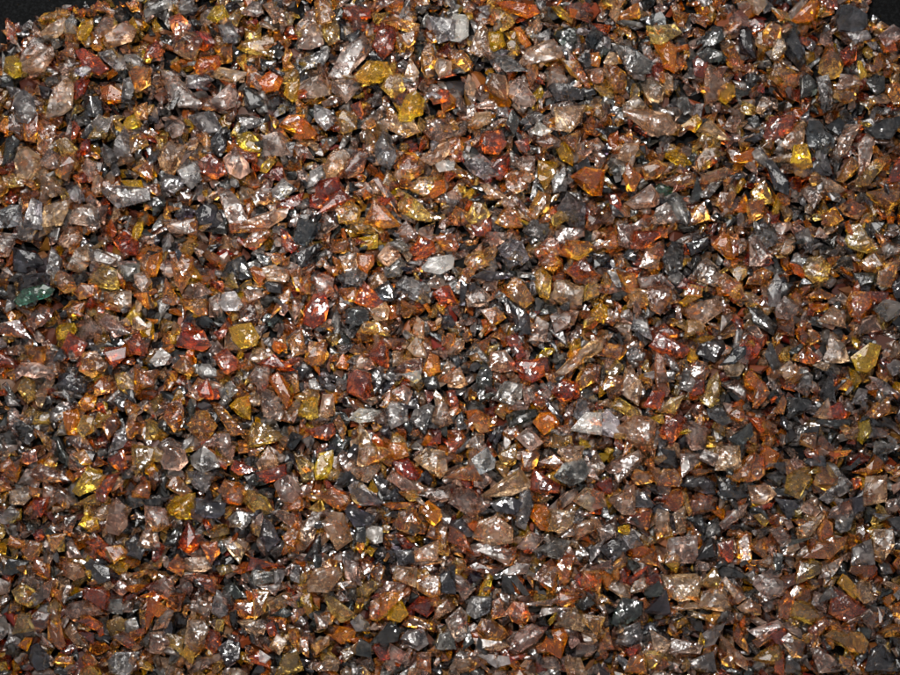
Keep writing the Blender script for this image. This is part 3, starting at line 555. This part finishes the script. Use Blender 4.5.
# crumbs that slipped into the gaps
scatter(1100, 0.0040, 0.0066, 0.8, 0.60, 0.000, 18)


def paint(me, tints, traits):
    a = me.color_attributes.new("tint", "FLOAT_COLOR", "POINT")
    a.data.foreach_set("color", np.asarray(tints, dtype=np.float32).ravel())
    b = me.color_attributes.new("trait", "FLOAT_COLOR", "POINT")
    b.data.foreach_set("color", np.asarray(traits, dtype=np.float32).ravel())


singles = chips[-300:]
for c in chips[:-300]:
    POOL.append((c["V"] + np.array([c["ctr"][0], c["ctr"][1], c["z"]]), c["F"]) + c["tone"])

VV, FF, T1, T2, base = [], [], [], [], 0
for V, Fc, t1, t2 in POOL:
    VV.append(V)
    FF.extend([[i + base for i in f] for f in Fc])
    T1.extend([t1] * len(V)); T2.extend([t2] * len(V))
    base += len(V)
me = bpy.data.meshes.new("glass_rubble")
me.from_pydata(np.concatenate(VV).tolist(), [], FF)
paint(me, T1, T2)
me.materials.append(GLASS)
me.materials.append(DEEP)
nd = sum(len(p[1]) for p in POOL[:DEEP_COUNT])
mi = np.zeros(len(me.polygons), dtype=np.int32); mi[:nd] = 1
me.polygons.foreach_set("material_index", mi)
pile = bpy.data.objects.new("glass_rubble", me)
scene.collection.objects.link(pile)
pile["kind"] = "stuff"
pile["label"] = "bed of small crushed amber, brown and grey glass heaped on black cloth"
pile["category"] = "crushed glass"

# ------------------------------------------------------------------ the 300 largest pieces, one object each
AREA = sorted(c["area"] for c in singles)
BIG1, BIG2 = AREA[225], AREA[100]


def look(c):
    h = c["hull"]
    p = h - h.mean(0)
    w, v = np.linalg.eigh(np.cov(p.T))
    ax = v[:, 1]
    ang = math.degrees(math.atan2(-ax[1], ax[0])) % 180.0
    size = "large" if c["area"] >= BIG1 else ("middling" if c["area"] >= BIG2 else "small")
    if c["aspect"] > 1.75:
        lie = "level" if ang < 22 or ang > 158 else ("upright" if 68 < ang < 112 else ("right-leaning" if ang <= 68 else "left-leaning"))
        return size, lie + " long"
    # corners that still matter after merging near-straight ones
    n = 0
    for i in range(len(h)):
        a, b, d = h[i - 1], h[i], h[(i + 1) % len(h)]
        e1, e2 = b - a, d - b
        t = abs(math.degrees(math.atan2(e1[0] * e2[1] - e1[1] * e2[0], e1 @ e2)))
        n += t > 28
    return size, {3: "three-cornered", 4: "four-cornered", 5: "five-cornered"}.get(n, "rounded")


def region(c):
    u, v = c["c"]
    row = ("top edge", "upper heap", "middle heap", "lower heap", "bottom edge")[min(4, int(v / 135.0))]
    col = ("far left", "left", "left of centre", "centre", "right of centre", "right", "far right")[min(6, int(u / 128.6))]
    return row + ", " + col


def side(d):
    a = math.degrees(math.atan2(-d[1], d[0])) % 360
    return ("right of", "above right of", "above", "above left of", "left of", "below left of", "below", "below right of")[int((a + 22.5) // 45) % 8]


for c in singles:
    c["look"] = look(c)
taken = set()
for c in sorted(singles, key=lambda c: -c["area"]):
    near = sorted((o for o in singles if o is not c and o["code"] != c["code"]), key=lambda o: np.hypot(*(o["c"] - c["c"])))
    size, shape = c["look"]
    name = KIND[c["code"]][3]
    tries = []
    for o in near[:6]:
        rel = side(c["c"] - o["c"])
        t = "%s %s %s glass chip %s a %s one, %s" % (size, shape, name, rel, KIND[o["code"]][3], region(c))
        if len(t.split()) > 16:
            t = t.split(" ", 1)[1]
        tries.append(t if len(t.split()) <= 16 else t.replace(" glass chip", " chip").replace(" long", ""))
    for t in tries:
        if t not in taken and len(t.split()) <= 16:
            break
    taken.add(t)
    c["label"] = t.replace(" a amber", " an amber")

for c in singles:
    me = bpy.data.meshes.new("glass_chip")
    me.from_pydata(c["V"].tolist(), [], c["F"])
    paint(me, [c["tone"][0]] * len(c["V"]), [c["tone"][1]] * len(c["V"]))
    me.materials.append(GLASS)
    o = bpy.data.objects.new("glass_chip", me)
    o.location = (c["ctr"][0], c["ctr"][1], c["z"])
    scene.collection.objects.link(o)
    o["label"] = c["label"]
    o["category"] = "glass chip"
    o["group"] = "crushed glass chips heaped on black cloth"
